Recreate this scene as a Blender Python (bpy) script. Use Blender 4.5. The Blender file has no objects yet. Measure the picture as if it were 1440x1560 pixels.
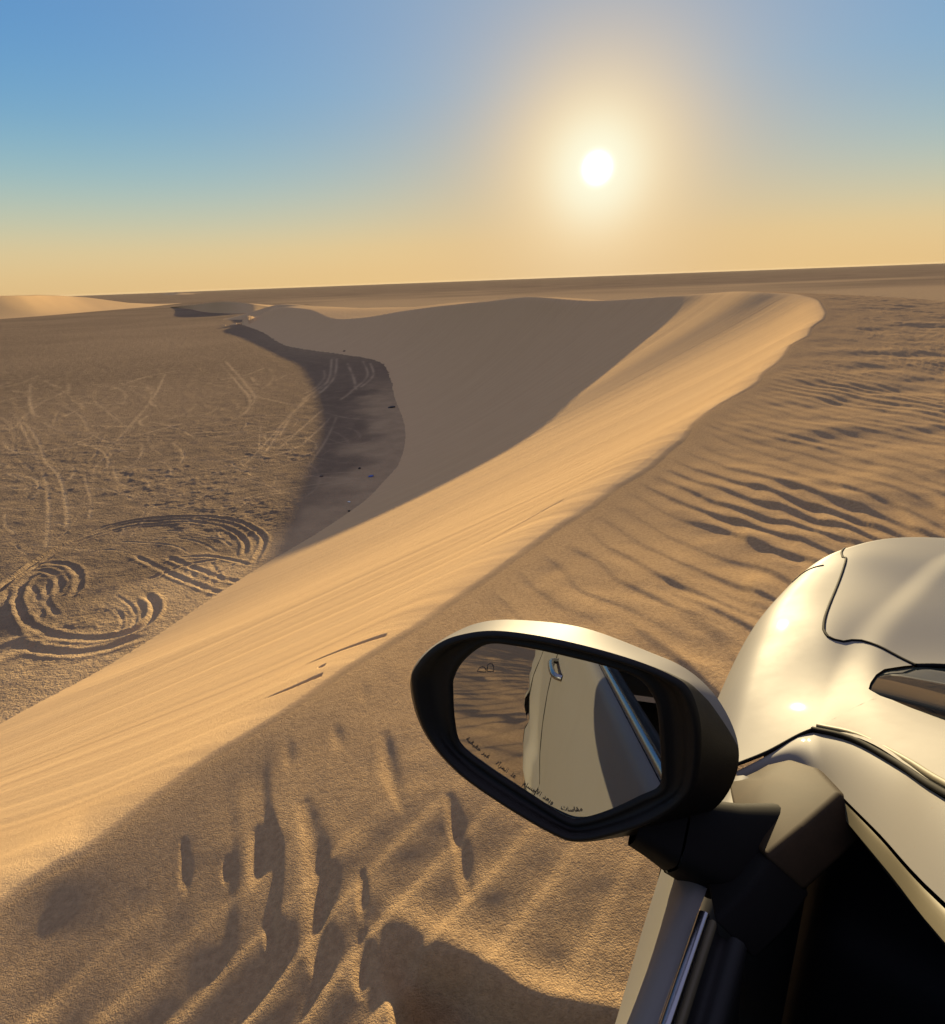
import bpy, bmesh, math, random
import numpy as np
from mathutils import Vector, Matrix

# ------------------------------------------------------------------ camera, sky, sun
scene = bpy.context.scene
COL = scene.collection
rad = math.radians
F, CX, CY = 900.0, 720.0, 780.0           # lens in pixels of a 1440 x 1560 frame
ROLL, PITCH = rad(2.15), math.atan(353 / F)
EYE = 16.0                                  # camera height over the gravel plain
SUN_AZ, SUN_EL = rad(11.54), rad(8.27)
SUN = np.array([math.sin(SUN_AZ) * math.cos(SUN_EL), math.cos(SUN_AZ) * math.cos(SUN_EL), math.sin(SUN_EL)])

cam = bpy.data.cameras.new('camera')
cam.sensor_fit = 'HORIZONTAL'; cam.sensor_width = 36; cam.lens = 36 * F / 1440
cam.clip_start = 0.02; cam.clip_end = 60000
camo = bpy.data.objects.new('camera', cam); COL.objects.link(camo)
fw = Vector((0, math.cos(PITCH), -math.sin(PITCH)))
up0 = Vector((0, math.sin(PITCH), math.cos(PITCH))); rt0 = Vector((1, 0, 0))
rt = rt0 * math.cos(ROLL) + up0 * -math.sin(ROLL) * -1 * -1
up = up0 * math.cos(ROLL) + rt0 * math.sin(ROLL)
camo.matrix_world = Matrix.Translation((0, 0, EYE)) @ Matrix((rt, up, -fw)).transposed().to_4x4()
scene.camera = camo

world = bpy.data.worlds.new('World'); scene.world = world; world.use_nodes = True
wn = world.node_tree.nodes; wl = world.node_tree.links; wn.clear()
def wnode(t, **k):
    n = wn.new(t)
    for a, b in k.items(): setattr(n, a, b)
    return n
def wmath(op, a, b=None, c=None):
    n = wnode('ShaderNodeMath', operation=op)
    for i, v in enumerate((a, b, c)):
        if v is None: continue
        if isinstance(v, (int, float)): n.inputs[i].default_value = v
        else: wl.new(v, n.inputs[i])
    return n.outputs[0]
SKY = wnode('ShaderNodeTexSky', sky_type='NISHITA', sun_disc=False, sun_elevation=SUN_EL, sun_rotation=SUN_AZ,
            altitude=0, air_density=1.0, dust_density=0.6, ozone_density=2.0)
EXPO = 1.7
def lin(*c):
    """display colour (0-255) to scene radiance at this exposure"""
    f = lambda v: (v / 255 / 12.92 if v / 255 <= .04045 else ((v / 255 + .055) / 1.055) ** 2.4) / 2 ** EXPO
    return tuple(f(v) for v in c)
def wmix(f, a, b, blend='MIX'):
    n = wnode('ShaderNodeMix', data_type='RGBA', blend_type=blend, clamp_factor=False)
    for i, v in ((0, f), (6, a), (7, b)):
        if hasattr(v, 'is_output'): wl.new(v, n.inputs[i])
        elif isinstance(v, tuple): n.inputs[i].default_value = (*v, 1)
        else: n.inputs[i].default_value = v
    return n.outputs[2]
geo = wnode('ShaderNodeTexCoord'); sep = wnode('ShaderNodeSeparateXYZ'); wl.new(geo.outputs['Generated'], sep.inputs[0])
elev = wmath('MULTIPLY', wmath('ARCSINE', sep.outputs['Z']), 180 / math.pi)
dot = wnode('ShaderNodeVectorMath', operation='DOT_PRODUCT'); wl.new(geo.outputs['Generated'], dot.inputs[0])
dot.inputs[1].default_value = tuple(SUN)
ang = wmath('MULTIPLY', wmath('ARCCOSINE', wmath('MINIMUM', dot.outputs['Value'], 1.0)), 180 / math.pi)
ramp = wnode('ShaderNodeValToRGB'); ramp.color_ramp.interpolation = 'B_SPLINE'
wl.new(wmath('POWER', wmath('DIVIDE', wmath('MAXIMUM', elev, 0.0), 90.0), 0.5), ramp.inputs[0])
STOPS = [(0, (228, 190, 132)), (1.2, (230, 195, 138)), (3, (226, 202, 150)), (5, (202, 202, 168)), (8, (154, 192, 194)), (12, (108, 168, 206)), (18, (74, 142, 208)), (27, (84, 132, 185)), (45, (178, 172, 204)), (90, (206, 196, 232))]
el = ramp.color_ramp.elements
while len(el) < len(STOPS): el.new(0.5)
for e, (d, c) in zip(el, STOPS): e.position = (d / 90) ** .5; e.color = (*lin(*c), 1)
# low-sun dust: the physical sky, its brightest part rolled off, blended with the dusty gradient
nis = wnode('ShaderNodeVectorMath', operation='SCALE'); wl.new(SKY.outputs[0], nis.inputs[0]); nis.inputs['Scale'].default_value = 0.05
den = wnode('ShaderNodeVectorMath', operation='MULTIPLY_ADD'); wl.new(nis.outputs[0], den.inputs[0]); den.inputs[1].default_value = (3.5,) * 3; den.inputs[2].default_value = (1,) * 3
phys = wnode('ShaderNodeVectorMath', operation='DIVIDE'); wl.new(nis.outputs[0], phys.inputs[0]); wl.new(den.outputs[0], phys.inputs[1])
skyc = wmix(0.15, ramp.outputs['Color'], phys.outputs[0])
def falloff(width, power): return wmath('EXPONENT', wmath('MULTIPLY', wmath('POWER', wmath('DIVIDE', ang, width), power), -1.0))
# aureole of the sun in dusty air: depends on the angle to the sun only
high = wmath('MINIMUM', wmath('MAXIMUM', wmath('DIVIDE', wmath('SUBTRACT', elev, 3.0), 11.0), 0.0), 1.0)
skyc = wmix(wmath('MULTIPLY', wmath('MULTIPLY', falloff(34, 2.2), .5), high), skyc, lin(150, 188, 212))
for width, power, amount, c in ((24, 2.0, .60, (234, 192, 124)), (13, 2.4, .50, (218, 188, 150)), (7.6, 2.4, .88, (255, 226, 176)), (3.9, 2.3, .98, (255, 254, 226))):
    f_ = wmath('MULTIPLY', falloff(width, power), amount)
    if width == 24: f_ = wmath('MULTIPLY', f_, wmath('SUBTRACT', 1.0, wmath('MULTIPLY', high, .75)))
    skyc = wmix(f_, skyc, lin(*c))
disc = wmath('MULTIPLY', falloff(.95, 3), 1.15)
skyc = wmix(disc, skyc, (1.0, .97, .88))
bg = wnode('ShaderNodeBackground'); bg.inputs['Strength'].default_value = 1.0
wl.new(skyc, bg.inputs['Color'])
wout = wnode('ShaderNodeOutputWorld'); wl.new(bg.outputs[0], wout.inputs['Surface'])

sun = bpy.data.lights.new('sun', 'SUN'); sun.energy = 4.0; sun.angle = rad(0.6); sun.color = (1.0, 0.785, 0.44)
suno = bpy.data.objects.new('sun', sun); COL.objects.link(suno)
suno.rotation_euler = Vector(-SUN).to_track_quat('-Z', 'Y').to_euler()

scene.view_settings.view_transform = 'Standard'; scene.view_settings.look = 'None'
scene.view_settings.gamma = 1; scene.view_settings.use_curve_mapping = False
scene.view_settings.exposure = EXPO

# ------------------------------------------------------------------ helpers
def rays(px):
    px = np.asarray(px, float).reshape(-1, 2)
    u = px[:, 0] - CX; d = px[:, 1] - CY
    r = u * math.cos(ROLL) - d * math.sin(ROLL); dn = u * math.sin(ROLL) + d * math.cos(ROLL)
    v = np.stack([r, F * math.cos(PITCH) - dn * math.sin(PITCH), -F * math.sin(PITCH) - dn * math.cos(PITCH)], 1)
    return v / np.linalg.norm(v, axis=1)[:, None]
def ground(px, drop=EYE):
    """points of the level plane that lies `drop` under the camera"""
    v = rays(px); return (v * (np.asarray(drop) / -v[:, 2])[:, None])[:, :2]
def smooth(pts, n):
    p = np.asarray(pts, float); q = np.vstack([2 * p[0] - p[1], p, 2 * p[-1] - p[-2]]); out = []
    for i in range(1, len(q) - 2):
        for t in np.arange(n) / n:
            a, b, c, d = q[i - 1:i + 3]
            out.append(.5 * (2 * b + (c - a) * t + (2 * a - 5 * b + 4 * c - d) * t * t + (3 * b - a - 3 * c + d) * t ** 3))
    return np.vstack([out, p[-1:]])
def polydist(P, L):
    """distance of every point to a polyline, and the nearest spot on it (as index + fraction)"""
    best = np.full(len(P), 1e18, np.float32); par = np.zeros(len(P), np.float32)
    P = P.astype(np.float32)
    for i in range(len(L) - 1):
        a = L[i]; ab = L[i + 1] - a; q = max((ab * ab).sum(), 1e-12)
        s = np.clip(((P[:, 0] - a[0]) * ab[0] + (P[:, 1] - a[1]) * ab[1]) / q, 0, 1)
        d = (P[:, 0] - a[0] - ab[0] * s) ** 2 + (P[:, 1] - a[1] - ab[1] * s) ** 2
        m = d < best; best[m] = d[m]; par[m] = i + s[m]
    return np.sqrt(best), par
def inside(P, poly):
    x, y = P[:, 0], P[:, 1]; r = np.zeros(len(P), bool)
    for (x0, y0), (x1, y1) in zip(poly, np.roll(poly, -1, 0)):
        if y0 == y1: continue
        r ^= ((y0 > y) != (y1 > y)) & (x < (x1 - x0) * (y - y0) / (y1 - y0) + x0)
    return r
_rng = np.random.RandomState(5); _tab = _rng.rand(256, 256).astype(np.float32) * 2 - 1
def noise(x, y):
    xi = np.floor(x).astype(np.int64); yi = np.floor(y).astype(np.int64); fx = (x - xi).astype(np.float32); fy = (y - yi).astype(np.float32)
    fx = fx * fx * fx * (fx * (fx * 6 - 15) + 10); fy = fy * fy * fy * (fy * (fy * 6 - 15) + 10)
    g = lambda i, j: _tab[(xi + i) & 255, (yi + j) & 255]
    return (g(0, 0) * (1 - fx) + g(1, 0) * fx) * (1 - fy) + (g(0, 1) * (1 - fx) + g(1, 1) * fx) * fy
def fbm(x, y, o=3):
    s = 0; a = 1.0
    for k in range(o): s = s + a * noise(x * 2 ** k + 17 * k, y * 2 ** k + 41 * k); a *= .5
    return s
def sstep(a, b, x): t = np.clip((x - a) / (b - a), 0, 1); return t * t * (3 - 2 * t)
class TPS:
    def __init__(s, pts, val, lam=0.0):
        s.p = np.asarray(pts, float); n = len(s.p); r = np.linalg.norm(s.p[:, None] - s.p[None], axis=2)
        K = np.where(r > 0, r * r * np.log(np.maximum(r, 1e-9)), 0) + lam * np.eye(n); Q = np.hstack([np.ones((n, 1)), s.p])
        A = np.block([[K, Q], [Q.T, np.zeros((3, 3))]]); s.w = np.linalg.solve(A, np.r_[np.asarray(val, float), 0, 0, 0])
    def __call__(s, P):
        P = np.asarray(P, float); out = s.w[-3] + P @ s.w[-2:]
        for (a, b), w in zip(s.p, s.w):
            r2 = (P[:, 0] - a) ** 2 + (P[:, 1] - b) ** 2
            out += w * .5 * r2 * np.log(np.maximum(r2, 1e-12))
        return out
def np_mesh(name, V, Fq, mat, parent=None, smooth_shade=True, attrs=None, uv=None):
    me = bpy.data.meshes.new(name); V = np.asarray(V, np.float32); Fq = np.asarray(Fq, np.int32); k = Fq.shape[1]
    me.vertices.add(len(V)); me.vertices.foreach_set('co', V.ravel())
    me.loops.add(Fq.size); me.loops.foreach_set('vertex_index', Fq.ravel())
    me.polygons.add(len(Fq)); me.polygons.foreach_set('loop_start', np.arange(len(Fq), dtype=np.int32) * k)
    me.polygons.foreach_set('use_smooth', np.full(len(Fq), smooth_shade))
    for an, av in (attrs or {}).items():
        at = me.attributes.new(an, 'FLOAT', 'POINT'); at.data.foreach_set('value', np.asarray(av, np.float32))
    if uv is not None:
        ul = me.uv_layers.new(name='UVMap'); ul.data.foreach_set('uv', np.asarray(uv, np.float32)[Fq.ravel()].ravel())
    me.update(calc_edges=True); me.validate()
    if mat: me.materials.append(mat)
    o = bpy.data.objects.new(name, me); COL.objects.link(o)
    if parent: o.parent = parent
    return o

class NT:
    """small wrapper for building a material"""
    def __init__(s, name, **k):
        s.m = bpy.data.materials.new(name); s.m.use_nodes = True; s.t = s.m.node_tree
        s.b = s.t.nodes['Principled BSDF']
        for a, v in k.items(): s.b.inputs[a.replace('_', ' ')].default_value = v
    def n(s, t, ins=None, **k):
        nd = s.t.nodes.new(t)
        for a, v in k.items(): setattr(nd, a, v)
        for i, v in (ins or {}).items():
            if hasattr(v, 'is_output'): s.t.links.new(v, nd.inputs[i])
            else: nd.inputs[i].default_value = v
        return nd
    def math(s, op, a, b=0.0): return s.n('ShaderNodeMath', {0: a, 1: b}, operation=op).outputs[0]
    def mix(s, f, a, b):
        nd = s.n('ShaderNodeMix', {0: f, 6: a, 7: b}, data_type='RGBA'); return nd.outputs[2]
    def ramp(s, f, a, b): return s.n('ShaderNodeMapRange', {0: f, 1: a, 2: b}).outputs[0]
    def noise(s, vec, scale, detail=4, rough=.55):
        return s.n('ShaderNodeTexNoise', {'Vector': vec, 'Scale': scale, 'Detail': detail, 'Roughness': rough}).outputs[0]
    def attr(s, name): return s.n('ShaderNodeAttribute', attribute_name=name).outputs['Fac']
    def bump(s, h, dist, strength=1.0, normal=None):
        ins = {'Height': h, 'Distance': dist, 'Strength': strength}
        if normal is not None: ins['Normal'] = normal
        return s.n('ShaderNodeBump', ins).outputs[0]
    def link(s, o, name): s.t.links.new(o, s.b.inputs[name])

# ------------------------------------------------------------------ materials: sand
def sand_material():
    t = NT('sand', Roughness=1.0, Specular_IOR_Level=0.0)
    pos = t.n('ShaderNodeNewGeometry').outputs['Position']; slip = t.attr('slip')
    big = t.noise(pos, .35, 3); mid = t.noise(pos, 3.0, 4)
    grain = t.noise(pos, 170, 2, .7); grain2 = t.noise(pos, 45, 3, .7)
    col = t.mix(big, (.35, .235, .122, 1), (.41, .277, .148, 1))
    col = t.mix(t.math('MULTIPLY', t.ramp(mid, .4, .7), .35), col, (.30, .20, .108, 1))
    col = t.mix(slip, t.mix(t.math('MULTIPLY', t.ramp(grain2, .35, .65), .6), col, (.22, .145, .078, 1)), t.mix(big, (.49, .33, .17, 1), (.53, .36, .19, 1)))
    uv = t.n('ShaderNodeUVMap').outputs[0]
    st = t.n('ShaderNodeMapping', {'Vector': uv, 'Scale': (3.5, .035, 1)}).outputs[0]
    st2 = t.n('ShaderNodeMapping', {'Vector': uv, 'Scale': (.8, .02, 1)}).outputs[0]
    streak = t.math('ADD', t.noise(st, 1.0, 2, .5), t.math('MULTIPLY', t.noise(st2, 1.0, 1), 1.5))
    st3 = t.n('ShaderNodeMapping', {'Vector': uv, 'Scale': (2.2, .05, 1)}).outputs[0]
    tone = t.ramp(t.noise(st3, 1.0, 3, .6), .3, .75)
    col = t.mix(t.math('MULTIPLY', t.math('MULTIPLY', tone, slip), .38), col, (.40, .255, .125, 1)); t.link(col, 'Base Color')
    b1 = t.bump(t.math('MULTIPLY', streak, slip), .034, .8)
    b2 = t.bump(t.math('ADD', grain, grain2), .0065, .8, b1)
    t.link(b2, 'Normal')
    return t.m
def plain_material():
    t = NT('gravel_plain', Roughness=1.0, Specular_IOR_Level=0.0)
    pos = t.n('ShaderNodeNewGeometry').outputs['Position']; sand = t.attr('sandy'); trk = t.attr('track')
    flat = t.n('ShaderNodeMapping', {'Vector': pos, 'Scale': (1, 1, 0)}).outputs[0]
    huge = t.noise(flat, .012, 4); mid = t.noise(flat, .5, 5, .65); fine = t.noise(flat, 5, 3, .7)
    c = t.mix(t.ramp(huge, .35, .65), (.165, .120, .076, 1), (.235, .168, .104, 1))
    c = t.mix(t.math('MULTIPLY', t.ramp(mid, .45, .7), .6), c, (.27, .19, .115, 1))
    c = t.mix(t.math('MULTIPLY', t.ramp(fine, .5, .75), .5), c, (.10, .07, .046, 1))
    c = t.mix(sand, c, t.mix(t.ramp(mid, .35, .65), (.33, .232, .13, 1), (.40, .28, .155, 1)))
    c = t.mix(t.math('MULTIPLY', trk, .8), c, (.46, .33, .19, 1))
    t.link(c, 'Base Color')
    near = t.bump(t.math('ADD', t.math('MULTIPLY', mid, 1.5), t.math('ADD', fine, t.noise(flat, 1.6, 4, .7))), .16, .8)
    t.link(near, 'Normal')
    return t.m
SAND = sand_material(); PLAIN = plain_material()

# ------------------------------------------------------------------ the big dune
TOE_PX = [(362, 492), (400, 507), (430, 525), (475, 534), (540, 543), (580, 553), (593, 575), (602, 610), (614, 640), (617, 667), (613, 690), (605, 710),
          (586, 731), (565, 754), (540, 774), (480, 814), (400, 861), (330, 906), (235, 970), (150, 1022), (75, 1062), (0, 1103)]
TOE = np.vstack([ground(TOE_PX), [(-22.5, 13), (-29, 0), (-38, -18), (-56, -50)]])
CREST_PX = [(365, 489, 14.4), (380, 479, 11.6), (420, 466, 9.8), (470, 471, 8.7), (510, 486, 10.0), (560, 483, 9.0), (600, 476, 7.6), (640, 470, 6.3), (690, 464, 5.0), (740, 459, 3.7), (800, 452, 2.55), (850, 455, 2.45),
            (900, 458, 2.56), (950, 456, 2.34), (1000, 452, 2.0), (1080, 447, 1.55), (1150, 444, 1.14), (1220, 449, 1.2), (1262, 470, 1.42), (1200, 540, 1.75), (1130, 600, 1.85), (1000, 710, 1.95), (870, 800, 2.0),
            (720, 905, 2.0), (590, 985, 2.0), (450, 1085, 2.0), (300, 1180, 2.05), (130, 1320, 2.1), (0, 1400, 2.15)]
cp = np.array(CREST_PX, float)
CREST = np.vstack([ground(cp[:, :2], cp[:, 2]), [(-2.7, .4), (-4.6, -2.6), (-9, -10), (-19, -25), (-34, -47)]])
CREST_Z = np.r_[EYE - cp[:, 2], 13.88, 13.75, 12.9, 9.0, 1.0]
# cross-wise wander of the brink
def build_dune():
    toe = smooth(TOE, 4); tc = smooth(np.c_[CREST, CREST_Z], 6)
    tg = np.gradient(tc[:, :2], axis=0); tg /= np.linalg.norm(tg, axis=1)[:, None]; al_ = np.r_[0, np.cumsum(np.linalg.norm(np.diff(tc[:, :2], axis=0), axis=1))]
    rc = np.hypot(tc[:, 0], tc[:, 1]); wob = (.05 * noise(al_ * 1.6, al_ * 0) + .10 * noise(al_ * .5, al_ * 0 + 9) * sstep(3, 8, rc)) * sstep(45, 20, rc)
    tc[:, :2] += np.c_[-tg[:, 1], tg[:, 0]] * wob[:, None]; crest = tc[:, :2]
    # windward side: smooth sheet through the brink, falling away behind it
    ctl = [(*c, z) for c, z in zip(CREST, CREST_Z)]
    R = lambda az, r: (r * math.sin(rad(az)), r * math.cos(rad(az)))
    near = EYE - 1.8
    ctl += [(1.2, 2.2, near + .02), (2.6, 3.4, near), (0.4, 1.2, near - .02), (1.6, .2, near - .03), (4.5, 5.0, near), (0, -1.2, near - .02), (2.5, -2.2, near - .1), (-1.5, -3.2, near - .12), (-2.6, -1.2, near - .34), (-.9, .25, near - .27), (4.5, -6.5, near - .8),
            (8, 2, near - .15), (9, 9, near - .1), (16, 14, near - .25), (21, 23, near - .1), (18, 2, near - 1.0), (25, 36, near), (34, 22, near - 1.6), (38, 46, 12.6), (52, 52, 10.4), (52, 36, 10.0), (70, 20, 7.0),
            (24, 62, 13.2), (38, 84, 9.4), (22, 88, 12.4), (24, 125, 11.0), (44, 125, 7.2), (18, 170, 9.6), (34, 175, 5.6), (2, 200, 9.6), (24, 230, 4.6), (-12, 240, 7), (0, 285, 3), (-42, 290, 5), (-20, 330, 2), (-80, 380, 3.0),
            (-65, 420, 1.0), (-125, 440, -1.2), (-160, 500, -1.5), (-128, 400, -1.0), (-150, 350, -1.6), (-132, 310, -1.6), (-110, 350, 1.2), (70, 170, 1.0), (70, 280, -1), (34, 370, -1), (-40, 480, -1), (100, 100, 0.5), (110, 30, 0.5), (100, -30, 0), (45, -20, 5.6), (12, -20, 10.2), (20, -50, 1.5), (-2, -45, 1.2), (-10, -90, -1), (65, -80, -1), (160, 0, -1.5), (160, 140, -1.5), (110, 340, -1.5)]
    ctl = np.array(ctl); W = TPS(ctl[:, :2], ctl[:, 2], .02)
    azs = np.radians(np.r_[np.arange(-41, 42.01, .1), np.arange(42.5, 180, 2.5), np.arange(180, 318.9, .6)])
    rs = np.r_[np.geomspace(.45, 12, 640)[:-1], np.geomspace(12, 70, 230)[:-1], np.geomspace(70, 560, 150)]
    A, Rr = np.meshgrid(azs, rs, indexing='ij'); na, nr = A.shape
    poly = np.vstack([crest, toe[::-1]])
    P = np.stack([Rr * np.sin(A), Rr * np.cos(A)], 2).reshape(-1, 2)
    ins = inside(P, poly)
    dt, pt = polydist(P, toe); dc, pc = polydist(P, crest)
    wz = W(P)
    # the slip face is ruled from the toe up to the brink: u counts the rulings, on a line 11 m up from the toe
    td = smooth(TOE, 10); tt = np.gradient(td, axis=0); tt /= np.linalg.norm(tt, axis=1)[:, None]
    off = td + np.c_[-tt[:, 1], tt[:, 0]] * 11
    u = polydist(P, off)[1]; uc = polydist(crest, off)[1]; dcr = polydist(crest, td)[0]
    so = np.argsort(uc); ug = np.arange(len(off))
    ker = np.exp(-(np.arange(-12, 13) / 5.0) ** 2); ker /= ker.sum()
    sm = lambda v: np.convolve(np.pad(np.interp(ug, uc[so], v[so]), 12, mode='edge'), ker, 'valid')
    L = np.interp(u, ug, sm(dcr)); zc = np.interp(u, ug, sm(tc[:, 2]))
    apron = np.interp(u, [0, 50, 90, 150, 200], [1.7, 1.6, 1.35, 1.08, 1.04])
    f = dt / L
    zs = np.where(f < 1, zc * np.minimum(f, 1) ** apron, zc * (1 + (f - 1) * apron))
    zs = zs + (wz - zs) * np.exp(-dc / .5); zs = np.where(ins, np.minimum(zs, wz), zs)
    side = np.where(ins, 1.0, 0.0)
    left = ~ins & (dt < dc)
    # ripples on the windward side
    x, y = P[:, 0], P[:, 1]; rr = np.hypot(x, y)
    lee = ~ins & ~left
    z = np.where(ins, zs, np.where(left, -.03 - .25 * dt, wz))
    z = np.minimum(z, 60)
    fade = sstep(0.0, .35, dc) * (.45 + .55 * sstep(.2, 1.5, dc)) * lee
    wx = x + .16 * noise(x * .8, y * .8) + .045 * noise(x * 2.6, y * 2.6); wy = y + .16 * noise(x * .8 + 31, y * .8 + 7)
    def ripple(az, lam, steep, seed):
        a = rad(az); ph = (wx * math.cos(a) - wy * math.sin(a)) / lam + .35 * noise(x * .5 + seed, y * .5) 
        t = (-ph) % 1.0
        return np.where(t < steep, .5 - .5 * np.cos(np.pi * t / steep), .5 + .5 * np.cos(np.pi * (t - steep) / (1 - steep)))
    patch = .6 + .4 * sstep(-.45, .4, fbm(x * .8 + 9, y * .8, 2))
    # crests break up into short pieces
    al = noise((x * .96 + y * .28) * 1.5 + 77, (y * .96 - x * .28) * .9); al2 = noise((x * .96 + y * .28) * 3.2 + 17, (y * .96 - x * .28) * 1.7)
    along = sstep(-.45, .3, al); along2 = sstep(-.1, .45, al2)
    far = sstep(2.7, 3.8, rr); nb = sstep(2.0, 1.2, y - .3 * x)
    w2 = sstep(4.5, 8.0, rr)
    brk = sstep(-.55, .15, noise((x * .96 + y * .28) * 1.1 + 7, (y * .96 - x * .28) * .55))
    h = far * .024 * ripple(-16, .27, .80, 3) * ((1 - w2) * (.4 + .6 * along) + w2 * (.55 + .45 * brk)) * patch
    h += far * (1 - w2) * .024 * ripple(20, .34, .70, 6) * sstep(-.3, .4, al)
    h += (1 - far) * (1 - nb) * (.018 + .016 * sstep(-.2, .6, x)) * ripple(-13, .27, .76, 3) * sstep(-.3, .3, al2) * (.35 + .65 * patch)
    h += (1 - far) * nb * .042 * (.25 + .75 * sstep(.3, -.3, x)) * ripple(40, .20, .72, 5) * (.35 + .65 * along)
    h += (.010 + .016 * far) * fbm(x * 1.4 + 3, y * 1.4, 2) + .004 * fbm(x * 5, y * 5, 2)
    nz = np.where(rr < 5)[0]
    for px_, hw, dp in (([(380, 1222), (386, 1262), (378, 1300)], .050, .040), ([(458, 1188), (470, 1250), (486, 1330), (478, 1400), (490, 1448)], .065, .050), ([(402, 1345), (408, 1405)], .040, .035), ([(583, 1095), (592, 1150), (608, 1208)], .055, .040),
            ([(684, 1200), (700, 1270), (714, 1350)], .040, .032), ([(548, 1300), (545, 1360)], .032, .028), ([(432, 1092), (434, 1132)], .040, .03), ([(332, 1258), (330, 1292)], .025, .025), ([(548, 1395), (545, 1475)], .045, .035),
            ([(262, 1225), (266, 1300)], .028, .022), ([(548, 1012), (552, 1040)], .05, .03), ([(505, 1075), (515, 1110)], .05, .025)):
        L_ = ground(px_, 1.86); L_ = smooth(L_, 5) if len(L_) > 2 else L_; dq, tq = polydist(P[nz], L_); tq = tq / (len(L_) - 1)
        i_ = np.minimum((tq * (len(L_) - 1)).astype(int), len(L_) - 2); tg_ = (L_[1:] - L_[:-1])[i_]; rel = P[nz] - L_[i_]; sg = np.sign(tg_[:, 0] * rel[:, 1] - tg_[:, 1] * rel[:, 0])
        taper = np.sin(math.pi * np.clip(tq * .86 + .10, 0, 1)) ** .8; hw = hw * (.55 + .6 * taper) * (1 + .25 * noise(P[nz][:, 0] * 9 + hw * 99, P[nz][:, 1] * 9)); sd = dq * -sg * (1 + .3 * noise(P[nz][:, 0] * 6, P[nz][:, 1] * 6))
        hw = hw * .62; h[nz] += dp * .44 * taper * (-np.exp(-(dq / hw) ** 2) + .12 * np.exp(-((sd - 1.25 * hw) / (.55 * hw)) ** 2) * np.exp(-(np.maximum(dq - 2.2 * hw, 0) / hw) ** 2))
    # a scoop by the car with a sunlit rim
    rim = ground([(575, 1372), (600, 1384), (660, 1412), (720, 1446), (790, 1496), (860, 1530), (940, 1556), (990, 1580)], 1.86); rim = smooth(rim, 5)
    near_ = rr < 6; dr = np.full(len(P), 9.0); dr[near_] = polydist(P[near_], rim)[0]
    az_ = np.arctan2(x, y); raz = np.arctan2(rim[:, 0], rim[:, 1]); o_ = np.argsort(raz); rlim = np.interp(az_, raz[o_], np.hypot(rim[:, 0], rim[:, 1])[o_]) + .05 * noise(x * 5, y * 5)
    wid = sstep(raz.min() - .02, raz.min() + .10, az_) * sstep(raz.max() + .25, raz.max(), az_)
    scoop = -.14 * sstep(0, .24, rlim - rr) * wid * sstep(.2, .75, rr) + .02 * np.exp(-(dr / .06) ** 2) * wid
    h = h + np.where(near_, scoop, 0)
    z = z + np.where(lee, (h - .03) * fade, 0)
    z = z + np.where(ins, .03 * fbm(x * .12, y * .12, 2) * np.minimum(1, np.minimum(dt, dc)), 0)
    V = np.c_[P, z].astype(np.float32)
    idx = np.arange(na * nr).reshape(na, nr); nx = np.roll(idx, -1, 0)
    Q = np.stack([idx[:, :-1], nx[:, :-1], nx[:, 1:], idx[:, 1:]], 2).reshape(-1, 4)
    keep = (z > -.35); keep &= ~(~ins & (z < 0.02) & (rr > 1e9))
    Q = Q[keep[Q].any(1)]
    used = np.unique(Q); remap = np.zeros(na * nr, np.int32); remap[used] = np.arange(len(used))
    # small scarps where the crusted sand has slid
    ir = np.where(ins & (rr < 16))[0]; V3 = np.c_[P[ir], z[ir] - EYE]
    cyp = V3[:, 1] * math.cos(PITCH) - V3[:, 2] * math.sin(PITCH); dnp = -V3[:, 1] * math.sin(PITCH) - V3[:, 2] * math.cos(PITCH)
    pu, pd = F * V3[:, 0] / cyp, F * dnp / cyp; pxy = np.c_[CX + pu * math.cos(ROLL) + pd * math.sin(ROLL), CY - pu * math.sin(ROLL) + pd * math.cos(ROLL)]
    for L_, dep in (([(396, 1068), (440, 1049), (475, 1034), (491, 1027)], .055), ([(452, 1018), (500, 998), (545, 981), (590, 967)], .04), ([(483, 1018), (496, 1012)], .04), ([(330, 965), (430, 925)], .02), ([(560, 800), (640, 760)], .03), ([(820, 735), (930, 665)], .03), ([(700, 850), (860, 760)], .025)):
        q = np.array([P[ir[np.argmin(((pxy - c) ** 2).sum(1))]] for c in L_]); q = smooth(q, 4) if len(q) > 2 else q
        dq, pq = polydist(P[ir], q); tq = pq / (len(q) - 1)
        z[ir] -= dep * np.exp(-(dq / (.007 + .009 * sstep(0, .8, tq))) ** 2) * sstep(0, .35, tq) * sstep(1.0, .97, tq)
    V = np.c_[P, z].astype(np.float32)
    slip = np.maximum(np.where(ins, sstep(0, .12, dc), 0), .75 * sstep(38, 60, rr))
    uv = np.c_[np.interp(pt, np.arange(len(toe)), np.r_[0, np.cumsum(np.linalg.norm(np.diff(toe, axis=0), axis=1))]), dt]
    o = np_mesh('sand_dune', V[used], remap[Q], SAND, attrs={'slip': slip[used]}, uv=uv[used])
    o['kind'] = 'structure'
    print('dune', len(used), 'verts')
build_dune()

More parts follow.
